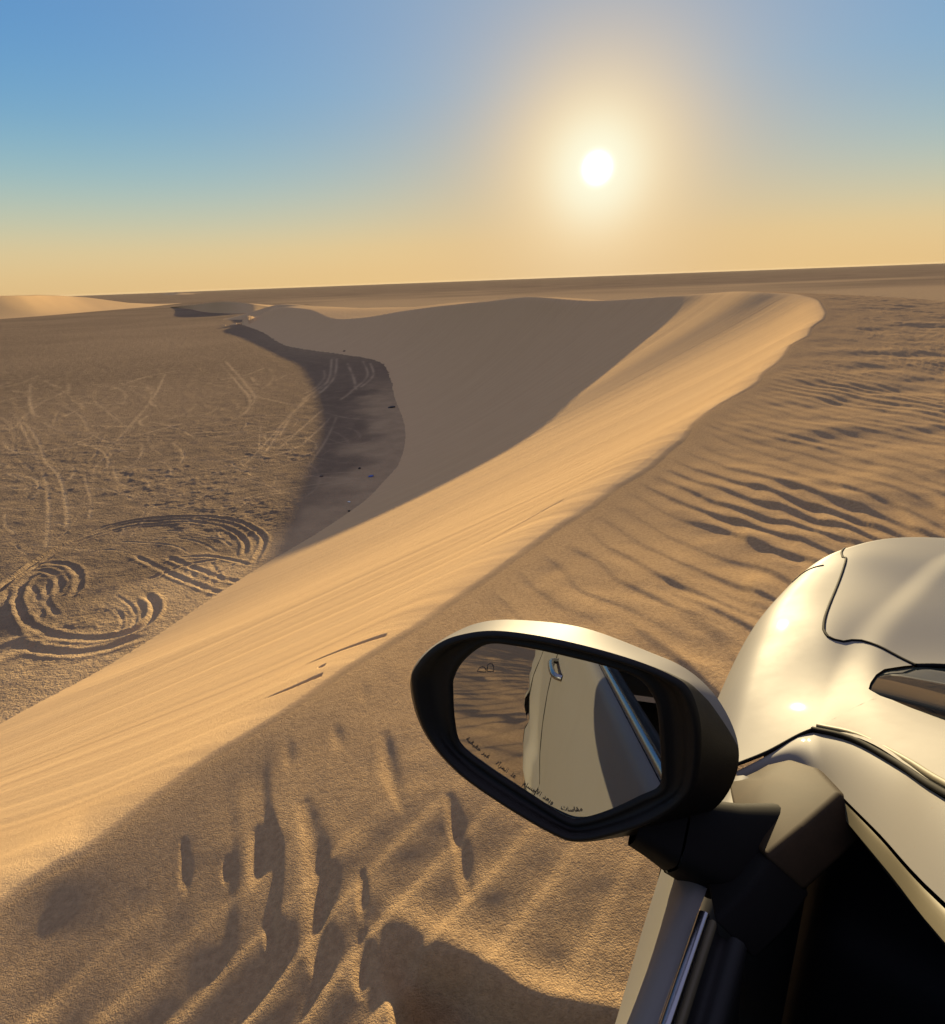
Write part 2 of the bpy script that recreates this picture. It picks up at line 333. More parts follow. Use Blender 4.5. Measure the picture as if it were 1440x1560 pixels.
TRACKS = []                                # (pixel polyline, half width, depth, brightness of the turned sand)
def zoomed(ox, oy, k, pts): return [(ox + a / k, oy + b / k) for a, b in pts]
for w_, dp, br, pts in (
    (.15, .13, .25, [(-60, 430), (0, 385), (60, 332), (150, 265), (250, 210), (340, 165), (450, 135), (560, 120), (680, 112), (780, 115), (870, 130), (930, 160), (965, 190), (962, 222), (945, 255), (920, 290)]),
    (.14, .12, .25, [(100, 318), (150, 282), (240, 227), (330, 190), (450, 155), (560, 140), (680, 132), (770, 140), (840, 160), (885, 190), (900, 222), (890, 258)]),
    (.09, .03, .4, [(450, 190), (600, 165), (700, 170), (780, 185), (830, 210), (860, 240), (870, 260)]),
    (.09, .03, .4, [(560, 190), (680, 195), (750, 215), (795, 245)]), (.08, .025, .4, [(420, 205), (560, 210), (650, 225), (700, 250)]),
    (.18, .11, .3, [(-40, 420), (0, 382), (40, 342), (100, 305), (160, 285), (230, 285), (275, 305), (292, 340), (282, 380), (250, 408)]),
    (.16, .09, .3, [(100, 330), (150, 310), (198, 325), (220, 360), (205, 398)]),
    (.18, .12, .35, [(150, 318), (98, 345), (65, 390), (64, 440), (90, 490), (150, 530), (230, 552), (330, 560), (420, 550), (500, 525), (550, 490), (572, 450), (560, 420), (520, 390)]),
    (.18, .11, .35, [(40, 380), (22, 430), (30, 500), (62, 560), (140, 590)]), (.2, .13, .3, [(-50, 535), (0, 560), (80, 587), (180, 606), (280, 612), (380, 597), (460, 572), (545, 545)]),
    (.09, .03, .4, [(370, 430), (430, 460), (446, 500), (430, 542)]), (.09, .03, .4, [(420, 400), (480, 440), (496, 490), (480, 525)]),
    (.15, .08, .45, [(480, 250), (620, 320), (740, 370), (805, 392)]), (.15, .08, .45, [(600, 255), (720, 305), (800, 335), (885, 356)]),
    (.13, .06, .4, [(600, 272), (700, 260), (800, 262), (925, 292)]), (.13, .06, .4, [(550, 342), (620, 310), (700, 285), (800, 270)]),
    (.12, .05, .4, [(730, 365), (800, 320), (860, 285)]), (.12, .05, .4, [(700, 300), (712, 345)]), (.12, .05, .4, [(770, 275), (800, 330), (815, 350)]),
    (.14, .06, .4, [(0, 620), (30, 590), (28, 540)]), (.14, .05, .4, [(110, 360), (150, 440), (140, 500)]), (.14, .05, .4, [(180, 340), (170, 420), (215, 480)]),
    (.08, .025, .4, [(300, 250), (400, 235), (470, 245)])):
    TRACKS.append((zoomed(0, 740, 2.4, pts), w_, dp, br))
for pts in ([(20, 160), (100, 220), (150, 290), (180, 370), (235, 430), (262, 560), (262, 640)], [(60, 180), (115, 290), (150, 370), (185, 470), (190, 600), (180, 720)], [(330, 420), (355, 520), (350, 600)], [(210, 372), (270, 380), (292, 405), (275, 440)],
            [(1210, 110), (1130, 190), (1070, 290), (1040, 330)], [(1235, 95), (1150, 180), (1090, 280)], [(1190, 130), (1100, 230), (1010, 330), (960, 380)], [(1270, 160), (1180, 240), (1080, 330)], [(1300, 190), (1230, 260), (1150, 320), (1000, 360)], [(1320, 190), (1280, 280), (1200, 400)],
            [(1090, 238), (1042, 258), (1048, 284), (1095, 276)], [(1060, 330), (980, 345), (912, 358), (918, 385), (950, 405), (1080, 400)], [(1040, 345), (955, 360), (955, 385), (1010, 398)], [(860, -20), (940, 70), (980, 120), (968, 170), (900, 212)], [(880, -30), (960, 60), (1000, 115), (985, 150)],
            [(720, 218), (600, 250), (480, 284)], [(20, 420), (130, 432), (152, 482), (120, 520)], [(0, 460), (90, 465), (115, 500)], [(10, 285), (40, 320), (110, 335), (210, 320), (330, 308)], [(1420, 430), (1300, 448), (1150, 470), (1000, 500), (850, 560)], [(1400, 445), (1150, 482), (1000, 512)], [(590, 185), (550, 208), (560, 228), (620, 240)], [(300, 222), (400, 228), (500, 232)],
            [(430, 90), (560, 40), (700, 10)], [(450, 300), (600, 120), (650, 20)], [(860, 50), (960, 30), (1040, 0)], [(250, 150), (300, 140), (325, 155), (240, 195)], [(120, 60), (118, 130), (140, 200)], [(700, 560), (860, 470), (1020, 420)], [(600, 500), (760, 440), (900, 400), (1000, 390)], [(360, 470), (380, 380), (440, 340)], [(20, 570), (25, 620), (60, 650)], [(300, 300), (420, 310), (500, 330)], [(440, 380), (470, 450), (540, 470)]):
    TRACKS.append((zoomed(0, 560, 2.571, pts), .07, .016, .55))
for pts in ([(1300, -40), (1290, 40), (1250, 80), (1180, 130)], [(1320, -40), (1312, 30), (1275, 80), (1225, 120)], [(1360, -20), (1385, 40), (1395, 90)], [(1420, -30), (1440, 30), (1380, 90), (1330, 130)], [(1450, -20), (1462, 30), (1410, 80)]):
    TRACKS.append((zoomed(0, 560, 2.571, pts), .16, .04, .8))
_r = random.Random(11)
for _ in range(170):                        # the rest of the criss-cross
    x0, y0 = _r.uniform(-40, 540), _r.uniform(575, 830); a_ = _r.gauss(.25, .7); ln = _r.uniform(25, 130); cv = _r.gauss(0, .012); p_ = []
    if y0 > 760 and x0 > 330: continue
    for k_ in range(6): p_.append((x0, y0)); x0 += math.cos(a_) * ln / 5; y0 -= math.sin(a_) * ln / 5 * .45; a_ += cv * ln / 5 * _r.uniform(.6, 1.4)
    if min(q_[1] for q_ in p_) > 500: TRACKS.append((p_, .06, _r.uniform(.012, .03), _r.uniform(.2, .5)))
def tyre_tracks(P, rr):
    dz = np.zeros(len(P)); tr = np.zeros(len(P)); zone = np.where((rr < 190) & (rr > 19))[0]; Q = P[zone]
    for k, (px, w, dep, br) in enumerate(TRACKS):
        L = smooth(ground(px), 6); lo, hi = L.min(0) - 1.5, L.max(0) + 1.5
        m = np.where((Q[:, 0] > lo[0]) & (Q[:, 0] < hi[0]) & (Q[:, 1] > lo[1]) & (Q[:, 1] < hi[1]))[0]
        if not len(m): continue
        d, t = polydist(Q[m], L); t = t / (len(L) - 1)
        ro = noise(Q[m][:, 0] * 2.2 + k, Q[m][:, 1] * 2.2); d = d * (1 + .12 * ro) ; ends = sstep(0, .06, t) * sstep(1, .94, t) * (.75 + .5 * noise(t * 9, t * 0 + k))
        w = max(w, .0016 * np.median(rr[zone[m]]))
        dep = dep * .7; rut = -dep * np.exp(-(d / w) ** 2) + dep * .75 * np.exp(-((d - 2.0 * w) / (.8 * w)) ** 2)
        dz[zone[m]] += rut * ends; tr[zone[m]] = np.maximum(tr[zone[m]], br * np.exp(-(d / (1.5 * w)) ** 2) * np.clip(ends, 0, 1))
    return dz, np.clip(tr, 0, 1)

def build_plain():
    azs = np.radians(np.r_[np.arange(-42, 10.01, .1), np.arange(10.5, 44, .5), np.arange(45, 318, 3)])
    rs = np.r_[np.geomspace(4, 18, 20)[:-1], np.geomspace(18, 27, 90)[:-1], np.geomspace(27, 52, 520)[:-1], np.geomspace(52, 85, 170)[:-1], np.geomspace(85, 400, 190)[:-1], np.geomspace(400, 15000, 60)]
    A, Rr = np.meshgrid(azs, rs, indexing='ij'); na, nr = A.shape
    P = np.stack([Rr * np.sin(A), Rr * np.cos(A)], 2).reshape(-1, 2); x, y = P[:, 0], P[:, 1]; rr = np.hypot(x, y)
    dt, _ = polydist(P, smooth(TOE, 3))
    sandy = sstep(7, 2, dt + 2.0 * fbm(x * .2, y * .2, 3)) * sstep(120, 80, rr)
    rough = (1 - .85 * sandy); z = .035 * fbm(x * .8, y * .8, 3) * rough * sstep(900, 200, rr) + (.045 * np.maximum(fbm(x * 1.9 + 5, y * 1.9, 3), -.2) * sstep(.1, .5, fbm(x * .12, y * .12 + 8, 2) + .25)) * rough * sstep(120, 60, rr)
    back_ = sstep(rad(-22), rad(-10), np.arctan2(x, y)) * sstep(120, 200, rr) * sstep(1100, 500, rr + 250 * fbm(x * .004, y * .008, 3)) * (y > 0)
    sandy = np.maximum(sandy, .85 * back_)
    z2, tr = tyre_tracks(P, rr); z = z + z2
    V = np.c_[P, z]
    idx = np.arange(na * nr).reshape(na, nr); nx = np.roll(idx, -1, 0)
    Q = np.stack([idx[:, :-1], nx[:, :-1], nx[:, 1:], idx[:, 1:]], 2).reshape(-1, 4)
    o = np_mesh('desert_plain', V, Q, PLAIN, attrs={'sandy': sandy, 'track': tr}); o['kind'] = 'structure'
build_plain()

def far_dune(name, foot, ridge, sinkr=1.0):
    """a low dune far out: foot line on the plain (pixels), ridge line (pixels and metres behind the foot), gentle back slope"""
    Ft = ground(foot); r_ = np.array(ridge, float); v = rays(r_[:, :2]); hv = np.hypot(v[:, 0], v[:, 1])
    fr_ = np.interp(np.arctan2(v[:, 0], v[:, 1]), np.arctan2(Ft[:, 0], Ft[:, 1]), np.hypot(Ft[:, 0], Ft[:, 1])); R3 = v * ((fr_ + r_[:, 2]) / hv)[:, None]
    n = 90; A = lin_at_(Ft, n); B = lin_at_(R3, n); C = B[:, :2] * 1.16 + np.array([25, 60.0]); rows = []
    for t in np.linspace(0, 1, 26):
        e = .5 - .5 * np.cos(math.pi * t * .85) if t < 1 else 1.0; e = t ** 1.25
        p = A * (1 - t) + B[:, :2] * t; h = (B[:, 2] + EYE) * e; rows.append(np.c_[p, h])
    for t in np.linspace(0, 1, 20)[1:]:
        p = B[:, :2] * (1 - t) + C * t; rows.append(np.c_[p, (B[:, 2] + EYE) * (1 - t) ** 1.2])
    V = np.stack(rows, 1); wobb = fbm(V[..., 0] * .02, V[..., 1] * .02, 3) * .5; V[..., 2] += wobb * np.minimum(V[..., 2], 2) * .3 - .12
    m = V.shape[1]; ix = np.arange(n * m).reshape(n, m); Q = np.stack([ix[:-1, :-1], ix[1:, :-1], ix[1:, 1:], ix[:-1, 1:]], 2).reshape(-1, 4)
    o = np_mesh(name, V.reshape(-1, 3), Q, SAND, attrs={'slip': np.full(n * m, .8)}, uv=np.zeros((n * m, 2))); o['kind'] = 'structure'
def lin_at_(L, n):
    L = smooth(L, 8); s_ = np.r_[0, np.cumsum(np.linalg.norm(np.diff(L, axis=0), axis=1))]
    return np.stack([np.interp(np.linspace(0, s_[-1], n), s_, L[:, k]) for k in range(L.shape[1])], 1)
far_dune('distant_dune', [(-160, 496), (-60, 490), (0, 486), (80, 480), (150, 474), (232, 467)], [(-190, 470, 24), (-60, 453, 28), (20, 449.5, 33), (75, 449.5, 58), (120, 452, 62), (180, 459.5, 35), (234, 466.5, 6)])
far_dune('distant_dune', [(252, 467.5), (284, 470), (309, 475), (345, 477.5), (380, 477), (408, 474)], [(248, 469, 4), (285, 465, 10), (320, 461.5, 14), (345, 459.5, 15), (375, 461.5, 13), (410, 467, 8)])
far_dune('distant_dune', [(245, 449), (270, 449), (295, 448)], [(243, 448.6, 60), (262, 446.2, 200), (275, 446, 200), (297, 447.3, 60)])

# ------------------------------------------------------------------ the white car
HEAD = rad(36.0)                           # heading of the car, clockwise from the sun-side axis
BASE = np.array([.85, -.55, -1.80])        # middle of the wheelbase on the sand, in metres from the eye (right, forward, up)
MID = .85                                  # centre line of the car
def cray(px):
    v = rays(px); s = np.array([math.cos(HEAD), -math.sin(HEAD), 0]); h = np.array([math.sin(HEAD), math.cos(HEAD), 0])
    return np.stack([v @ s, v @ h, v[:, 2]], 1)
def cz(pts):
    """(pixel x, pixel y, height) -> car-frame points"""
    a = np.array(pts, float); v = cray(a[:, :2]); return v * (a[:, 2] / v[:, 2])[:, None]
def paint():
    t = NT('white_paint', Base_Color=(.19, .175, .145, 1), Roughness=.6, Coat_Weight=.045, Coat_Roughness=.05, Specular_IOR_Level=.06)
    pos = t.n('ShaderNodeNewGeometry').outputs['Position']
    dust = t.ramp(t.noise(pos, 6, 5, .65), .45, .75); specks = t.ramp(t.noise(pos, 220, 1), .74, .8)
    c = t.mix(t.math('MULTIPLY', dust, .14), (.166, .158, .143, 1), (.146, .135, .116, 1))
    c = t.mix(t.math('MULTIPLY', specks, .5), c, (.16, .12, .08, 1))
    t.link(c, 'Base Color'); t.link(t.math('ADD', t.math('MULTIPLY', dust, .05), .55), 'Roughness')
    return t.m
def plain_mat(name, col, rough, metal=0.0, spec=.5, bump=None, coat=0.0):
    t = NT(name, Base_Color=(*col, 1), Roughness=rough, Metallic=metal, Specular_IOR_Level=spec, Coat_Weight=coat)
    pos = t.n('ShaderNodeNewGeometry').outputs['Position']
    d = t.noise(pos, 9, 5, .7)
    t.link(t.math('ADD', t.math('MULTIPLY', d, .18), rough - .09 if rough > .1 else rough), 'Roughness') if rough > .1 else None
    if bump: t.link(t.bump(t.noise(pos, bump[0], 2), bump[1], .5), 'Normal')
    return t.m
PAINT = paint()
BLACK = plain_mat('black_plastic', (.007, .006, .005), .5, spec=.22, bump=(900, .0003))
MATTE = plain_mat('matte_black_plastic', (.006, .0055, .005), .7, spec=.08)
DUSTY = NT('dusty_black_plastic', Roughness=.7, Specular_IOR_Level=.12)
_p = DUSTY.n('ShaderNodeNewGeometry').outputs['Position']
DUSTY.link(DUSTY.mix(DUSTY.ramp(DUSTY.noise(_p, 14, 5, .7), .35, .7), (.020, .013, .0065, 1), (.034, .021, .010, 1)), 'Base Color'); DUSTY = DUSTY.m
RUBBER = plain_mat('rubber', (.012, .012, .012), .7, spec=.3)
SEAM = plain_mat('panel_gap', (.006, .006, .006), .8, spec=.1)
CHROME = plain_mat('satin_trim', (.30, .32, .35), .24, 1.0)
GLASS = plain_mat('dark_glass', (.005, .008, .013), .03, spec=.28)
MIRROR = plain_mat('mirror_glass', (.62, .63, .64), .0, 1.0)
PRINT = plain_mat('etched_print', (.05, .042, .035), .6)
TRIM = plain_mat('cabin_trim', (.010, .009, .009), .75, spec=.2)
OLIVE = plain_mat('window_seal', (.10, .085, .05), .6, spec=.3)
TYRE = plain_mat('tyre_rubber', (.03, .027, .024), .85, spec=.2)
ALLOY = plain_mat('alloy', (.5, .49, .47), .3, .9)
LAMP = plain_mat('lamp_glass', (.45, .45, .45), .08, .5)
REDL = plain_mat('red_lamp', (.25, .01, .01), .15)

car = bpy.data.objects.new('car', None); COL.objects.link(car)
_o = np.array([math.cos(HEAD) * BASE[0] + math.sin(HEAD) * BASE[1], -math.sin(HEAD) * BASE[0] + math.cos(HEAD) * BASE[1], EYE + BASE[2]])
car.location = _o; car.rotation_euler = (0, 0, -HEAD)
car['label'] = 'white off-road car with its driver window open, parked on rippled sand beside the dune brink'; car['category'] = 'car'

def part(name, V, Fq, mat, parent=None, smooth_shade=True):
    V = np.asarray(V, float) - BASE
    return np_mesh(name, V, Fq, mat, parent or car, smooth_shade)
def grid_faces(n, m, closed=False, flip=False):
    i = np.arange(n * m).reshape(n, m); a = np.roll(i, -1, 0) if closed else i[1:]; b = i if closed else i[:-1]
    Q = np.stack([b[:, :-1], a[:, :-1], a[:, 1:], b[:, 1:]], 2).reshape(-1, 4)
    return Q[:, ::-1] if flip else Q
def flipx(V): V = np.array(V, float); V[..., 0] = 2 * MID - V[..., 0]; return V
def lin_at(L, t):
    """points at fractions t of the length of a polyline"""
    L = np.asarray(L, float); s = np.r_[0, np.cumsum(np.linalg.norm(np.diff(L, axis=0), axis=1))]
    return np.stack([np.interp(np.asarray(t) * s[-1], s, L[:, k]) for k in range(L.shape[1])], -1)
def ruled(A, B, n, m, crown=0.0, outward=(0, 0, 1)):
    A = lin_at(smooth(A, 5), np.linspace(0, 1, n)); B = lin_at(smooth(B, 5), np.linspace(0, 1, n)); t = np.linspace(0, 1, m)[None, :, None]
    V = A[:, None] * (1 - t) + B[:, None] * t
    V = V + np.asarray(outward, float) * (crown * 4 * t * (1 - t)); return V.reshape(-1, 3)
def strip(name, L, r, mat, parent=None, k=8, flat=1.0, sm=5, up=(0, 0, 1)):
    """round or flattened bead along a polyline"""
    L = smooth(L, sm) if len(L) > 2 else np.asarray(L, float); T = np.gradient(L, axis=0); T /= np.linalg.norm(T, axis=1)[:, None]
    U = np.cross(T, np.asarray(up, float)); U /= np.linalg.norm(U, axis=1)[:, None]; N = np.cross(U, T)
    a = np.arange(k) * 2 * math.pi / k
    V = (L[:, None] + (U[:, None] * np.cos(a)[None, :, None] + N[:, None] * np.sin(a)[None, :, None] * flat) * r)
    n = len(L); i = np.arange(n * k).reshape(n, k); j = np.roll(i, -1, 1)
    Q = np.stack([i[:-1], i[1:], j[1:], j[:-1]], 2).reshape(-1, 4)
    caps = [[i[0, 0], i[0, (q + 2) % k], i[0, (q + 1) % k], i[0, 0]] for q in range(0)]
    return part(name, V.reshape(-1, 3), Q, mat, parent)
def sweep(name, prof, ys, mat, parent=None, dx=None, flip=False):
    """a profile in (right, up) carried along the car"""
    P = np.asarray(prof, float); V = []
    for y in ys:
        o = dx(y, P) if dx else P
        V.append(np.c_[o[:, 0], np.full(len(o), y), o[:, 1]])
    V = np.array(V)
    return V.reshape(-1, 3), grid_faces(len(ys), len(P), flip=flip)
def solid_prism(name, poly3, depth, mat, parent=None, bevel=0.0, centre_push=0.0):
    """an outline in space given thickness along `depth`"""
    bm = bmesh.new(); P = np.asarray(poly3, float) - BASE; D = np.asarray(depth, float)
    a = [bm.verts.new(p) for p in P]; b = [bm.verts.new(p + D) for p in P]
    c = bm.verts.new(P.mean(0) - D / np.linalg.norm(D) * centre_push)
    n = len(a)
    for i in range(n):
        j = (i + 1) % n; bm.faces.new((a[i], a[j], c)); bm.faces.new((a[j], a[i], b[i], b[j]))
    bm.faces.new(b[::-1]); bmesh.ops.recalc_face_normals(bm, faces=bm.faces)
    if bevel: bmesh.ops.bevel(bm, geom=[e for e in bm.edges if c not in e.verts], offset=bevel, segments=3, affect='EDGES', profile=.5)
    me = bpy.data.meshes.new(name); bm.to_mesh(me); bm.free(); me.materials.append(mat)
    for p in me.polygons: p.use_smooth = True
    o = bpy.data.objects.new(name, me); COL.objects.link(o); o.parent = parent or car
    return o

# --- key lines of the front left corner
GAPA = cz([(1118, 1174, -.565), (1125, 1170, -.56), (1170, 1147, -.54), (1215, 1120, -.525), (1240, 1112, -.52), (1300, 1127, -.48), (1370, 1165, -.43), (1440, 1210, -.37)])
GAPA_UP = np.vstack([GAPA[4:], [(.135, .27, -.235), (.195, .06, -.10), (.245, -.12, -.02)]])
FRAME = cz([(1128, 1192, -.567), (1150, 1188, -.56), (1175, 1172, -.545), (1210, 1163, -.53), (1250, 1177, -.51), (1285, 1215, -.48), (1340, 1270, -.43), (1440, 1375, -.35)])
FRAME_UP = np.vstack([FRAME, [(.13, .17, -.22), (.19, -.02, -.09), (.235, -.2, -.03)]])
GLASS_EDGE = cz([(1340, 1070, -.505), (1440, 1097, -.45)]); GLASS_EDGE = np.vstack([GLASS_EDGE, [(.20, .52, -.32), (.30, .30, -.16), (.385, .10, -.035)]])
HOODGAP = cz([(1285, 845, -.605), (1289, 853, -.60), (1262, 925, -.56), (1256, 950, -.55), (1258, 960, -.548), (1266, 969, -.546), (1285, 977, -.545), (1315, 977, -.54), (1392, 1027, -.535)])
SIDE_GAP = np.vstack([[(-.030, 1.60, -.6), (-.034, 1.52, -.6)], HOODGAP])
BULGE = np.vstack([cz([(1297, 1030, -.53), (1317, 977, -.545), (1400, 885, -.57), (1440, 850, -.585)]), [(.22, 1.70, -.62)]])
RIDGE = cz([(1159, 1070, -.57), (1196, 976, -.585), (1254, 869, -.625)])
OUT = smooth([(-.125, .45), (-.135, .60), (-.148, .835), (-.152, 1.085), (-.138, 1.30), (-.110, 1.47), (-.060, 1.62), (.015, 1.75), (.12, 1.84), (.28, 1.90), (.55, 1.94), (MID, 1.95)], 14)
tp = [(*p[:2], p[2]) for L in (GAPA, GAPA_UP[1:], GLASS_EDGE, HOODGAP, RIDGE) for p in L]
tp += [(*p[:2], p[2] - .006) for p in BULGE]
tp += [(-.148, .835, -.603), (-.152, 1.085, -.622), (-.138, 1.30, -.645), (-.11, 1.47, -.655), (-.06, 1.62, -.66), (.015, 1.75, -.662), (.12, 1.84, -.668), (.28, 1.90, -.675), (.55, 1.94, -.68), (MID, 1.95, -.682), (-.13, .60, -.59)]
tp += [(.5, 1.3, -.56), (.5, 1.7, -.61), (MID, 1.0, -.53), (MID, 1.4, -.56), (MID, 1.75, -.615), (.35, 1.0, -.538), (.25, 1.45, -.578), (.3, 1.8, -.64)]
TOP = TPS(np.array(tp)[:, :2], np.array(tp)[:, 2], 8e-3)
def ztop(P):
    z = TOP(P)
    d, _ = polydist(P, lin_at(BULGE, np.linspace(0, 1, 40))[:, :2]); side = (P[:, 0] - np.interp(P[:, 1], BULGE[:, 1], BULGE[:, 0]))
    z = z + .009 * sstep(-.024, .030, side) * sstep(1.85, 1.6, P[:, 1])          # raised middle of the bonnet
    rs = P[:, 0] - np.interp(P[:, 1], RIDGE[:, 1], RIDGE[:, 0])
    z = z + .0015 * np.exp(-(rs / .03) ** 2) * sstep(1.5, 1.3, P[:, 1])         # crease along the wing
    return z
def front_sheet():
    """wing, nose and bonnet as one shaped skin; rows run along the outline, columns from the skirt up and inwards"""
    n = 420; o = lin_at(OUT, np.linspace(0, 1, n)); spine = np.c_[np.full(n, MID), np.interp(np.linspace(0, 1, n), [0, .55, 1], [.45, 1.30, 1.72])]
    w = np.r_[np.linspace(0, .06, 22)[:-1], np.linspace(.06, .45, 130)[:-1], np.linspace(.45, 1, 40)]
    Pxy = o[:, None] * (1 - w[None, :, None]) + spine[:, None] * w[None, :, None]
    flat = Pxy.reshape(-1, 2); d = polydist(flat, o)[0]; R = .055
    drop = np.where(d < R, .075 * (1 - np.sqrt(np.maximum(0, 1 - (1 - np.minimum(d, R) / R) ** 2))), 0)
    z = (ztop(flat) - drop).reshape(n, -1)
    # skirt: the side of the wing, bellied outwards
    nrm = np.gradient(o, axis=0); nrm /= np.linalg.norm(nrm, axis=1)[:, None]; nrm = np.c_[-nrm[:, 1], nrm[:, 0]]
    sk = []
    for h, b in ((-1.25, -.02), (-1.1, .0), (-.95, .012), (-.85, .014), (-.78, .010), (-.72, .004)):
        sk.append(np.c_[o + nrm * b, np.full(n, h)])
    V = np.concatenate([np.stack(sk, 1), np.concatenate([Pxy, z[..., None]], 2)], 1)
    return V
SH = front_sheet()
_k = np.exp(-(np.arange(-24, 25) / 10.0) ** 2); _k /= _k.sum()               # fair the skin along the car
_zp = np.pad(SH[:, 6:, 2], ((24, 24), (0, 0)), mode='reflect', reflect_type='odd'); SH[:, 6:, 2] = sum(_k[i] * _zp[i:i + len(SH)] for i in range(49))
nS, mS = SH.shape[:2]
def skin(P):
    """height of the finished skin above points of the plan"""
    S = SH[:, 6:].reshape(-1, 3); out = []
    for p in np.asarray(P, float)[:, :2]:
        d = ((S[:, :2] - p) ** 2).sum(1); k = np.argpartition(d, 6)[:6]; w = 1 / (d[k] + 1e-8); out.append((S[k, 2] * w).sum() / w.sum())
    return np.array(out)
def zsurf(P):
    P = np.asarray(P, float)[:, :2]; d = polydist(P, lin_at(OUT, np.linspace(0, 1, 420)))[0]; R = .055
    return ztop(P) - np.where(d < R, .075 * (1 - np.sqrt(np.maximum(0, 1 - (1 - np.minimum(d, R) / R) ** 2))), 0)
def onskin(L, lift=.0005, n=60):
    L = lin_at(smooth(L, 6), np.linspace(0, 1, n)); return np.c_[L[:, :2], skin(L) + lift]
HOODPOLY = np.vstack([SIDE_GAP[:, :2], [(.14, .93), (.3, .985), (MID, 1.03), (MID + .1, 1.03), (MID + .1, 2.3), (-.0, 2.3), (-.03, 1.8)]])
GLASSPOLY = np.vstack([cz([(1322, 1055, -.515), (1325, 1045, -.52), (1333, 1035, -.527), (1345, 1029, -.532), (1392, 1025, -.536)])[:, :2], [(.14, .93), (.3, .985), (MID, 1.03), (MID + .2, 1.03), (MID + .2, -.5), (.3, -.5)], GLASS_EDGE[::-1][1:, :2]])
BACKPOLY = np.vstack([[(-.4, .58)], [(-.14, GAPA[0, 1] - .012)], GAPA[:5, :2], GLASS_EDGE[:1, :2], [(.3, .3), (.3, -.6), (-.4, -.6)]])
Qs = grid_faces(nS, mS); ctr = SH.reshape(-1, 3)[Qs].mean(1); c2 = ctr[:, :2]
bad = inside(c2, GLASSPOLY) | inside(c2, BACKPOLY)
arch = (ctr[:, 2] < -.86) & (np.hypot(ctr[:, 1] - 1.02, ctr[:, 2] + 1.40) < .46) & (ctr[:, 0] < .2)
hood = inside(c2, HOODPOLY) & (ctr[:, 2] > -.72)
nose = (ctr[:, 0] > .02) & ~hood & (ctr[:, 1] > 1.6)
def cut(name, mask, mirror=False, both=False):
    q = Qs[mask]; u = np.unique(q); m = np.zeros(nS * mS, np.int32); m[u] = np.arange(len(u)); V = SH.reshape(-1, 3)[u].copy(); q = m[q]
    # draw the ragged rim of the cut onto the drawn line
    rim_ = np.isin(u, np.unique(Qs[~mask])) & (V[:, 2] > -.74)
    for poly in (HOODPOLY, GLASSPOLY, BACKPOLY):
        L = np.vstack([poly, poly[:1]]); d, t = polydist(V[rim_], L); i = np.minimum(t.astype(int), len(L) - 2); f_ = (t - i)[:, None]
        tgt = L[i] * (1 - f_) + L[i + 1] * f_; k = d < .011; w_ = np.where(rim_)[0][k]
        dz = ztop(tgt[k]) - ztop(V[w_][:, :2]); V[w_, :2] = tgt[k]; V[w_, 2] += dz; rim_[w_] = False
    if both: q = np.vstack([q, q[:, ::-1] + len(V)]); V = np.vstack([V, flipx(V)])
    elif mirror: V = flipx(V); q = q[:, ::-1]
    return part(name, V, q, PAINT)
bonnet = cut('bonnet', hood & ~bad, both=True)
wing = cut('front_wing', ~hood & ~bad & ~arch & ~nose); cut('front_wing', ~hood & ~bad & ~arch & ~nose, mirror=True)
bumper = cut('front_bumper', nose & ~bad & (ctr[:, 2] < -.9), both=True); face = cut('nose_panel', nose & ~bad & (ctr[:, 2] >= -.9), both=True)
strip('panel_gap', onskin(SIDE_GAP), .0024, SEAM, bonnet, sm=1); strip('panel_gap', onskin([HOODGAP[-1], (.14, .93, 0), (.3, .985, 0), (MID, 1.03, 0)]), .003, SEAM, bonnet)
strip('panel_gap', np.vstack([GAPA[:1] + (-.02, -.012, -.03), np.c_[GAPA[:5, :2], skin(GAPA[:5]) + .0003]]), .0021, SEAM, wing)
strip('lamp_edge', onskin(cz([(1208, 886, -.655), (1222, 876, -.65), (1238, 871, -.64), (1254, 867, -.63)])), .0018, SEAM, wing, sm=1)
# grille and lamps on the nose (seen only from other places)
gb = [(.33, 1.925, -.74), (MID * 2 - .33, 1.925, -.74), (MID * 2 - .42, 1.955, -.93), (.42, 1.955, -.93)]
solid_prism('grille', gb, (0, -.05, 0), BLACK, bevel=.008, centre_push=.01)
for sg in (0, 1):
    q = np.array([(-.02, 1.70, -.72), (.25, 1.905, -.735), (.28, 1.915, -.82), (.05, 1.80, -.83), (-.055, 1.66, -.79)])
    solid_prism('headlight', flipx(q) if sg else q, (0, -.06, 0), LAMP, bevel=.006, centre_push=.015)

# --- pillars, door frame
pil = ruled(GAPA_UP, GLASS_EDGE, 70, 14, .004)
k_ = np.repeat(np.linspace(0, 1, 70), 14); pil[:14 * 40, 2] += (skin(pil[:14 * 40]) - pil[:14 * 40, 2]) * sstep(.30, .02, k_[:14 * 40])
pf = grid_faces(70, 14)
pillar = part('windscreen_pillar', pil, pf, PAINT); part('windscreen_pillar', flipx(pil), pf[:, ::-1], PAINT)
strip('panel_gap', GAPA_UP + (-.001, 0, .0010), .0030, SEAM, pillar); strip('rubber_seal', GAPA_UP + (.004, .006, .003), .0035, OLIVE, pillar)
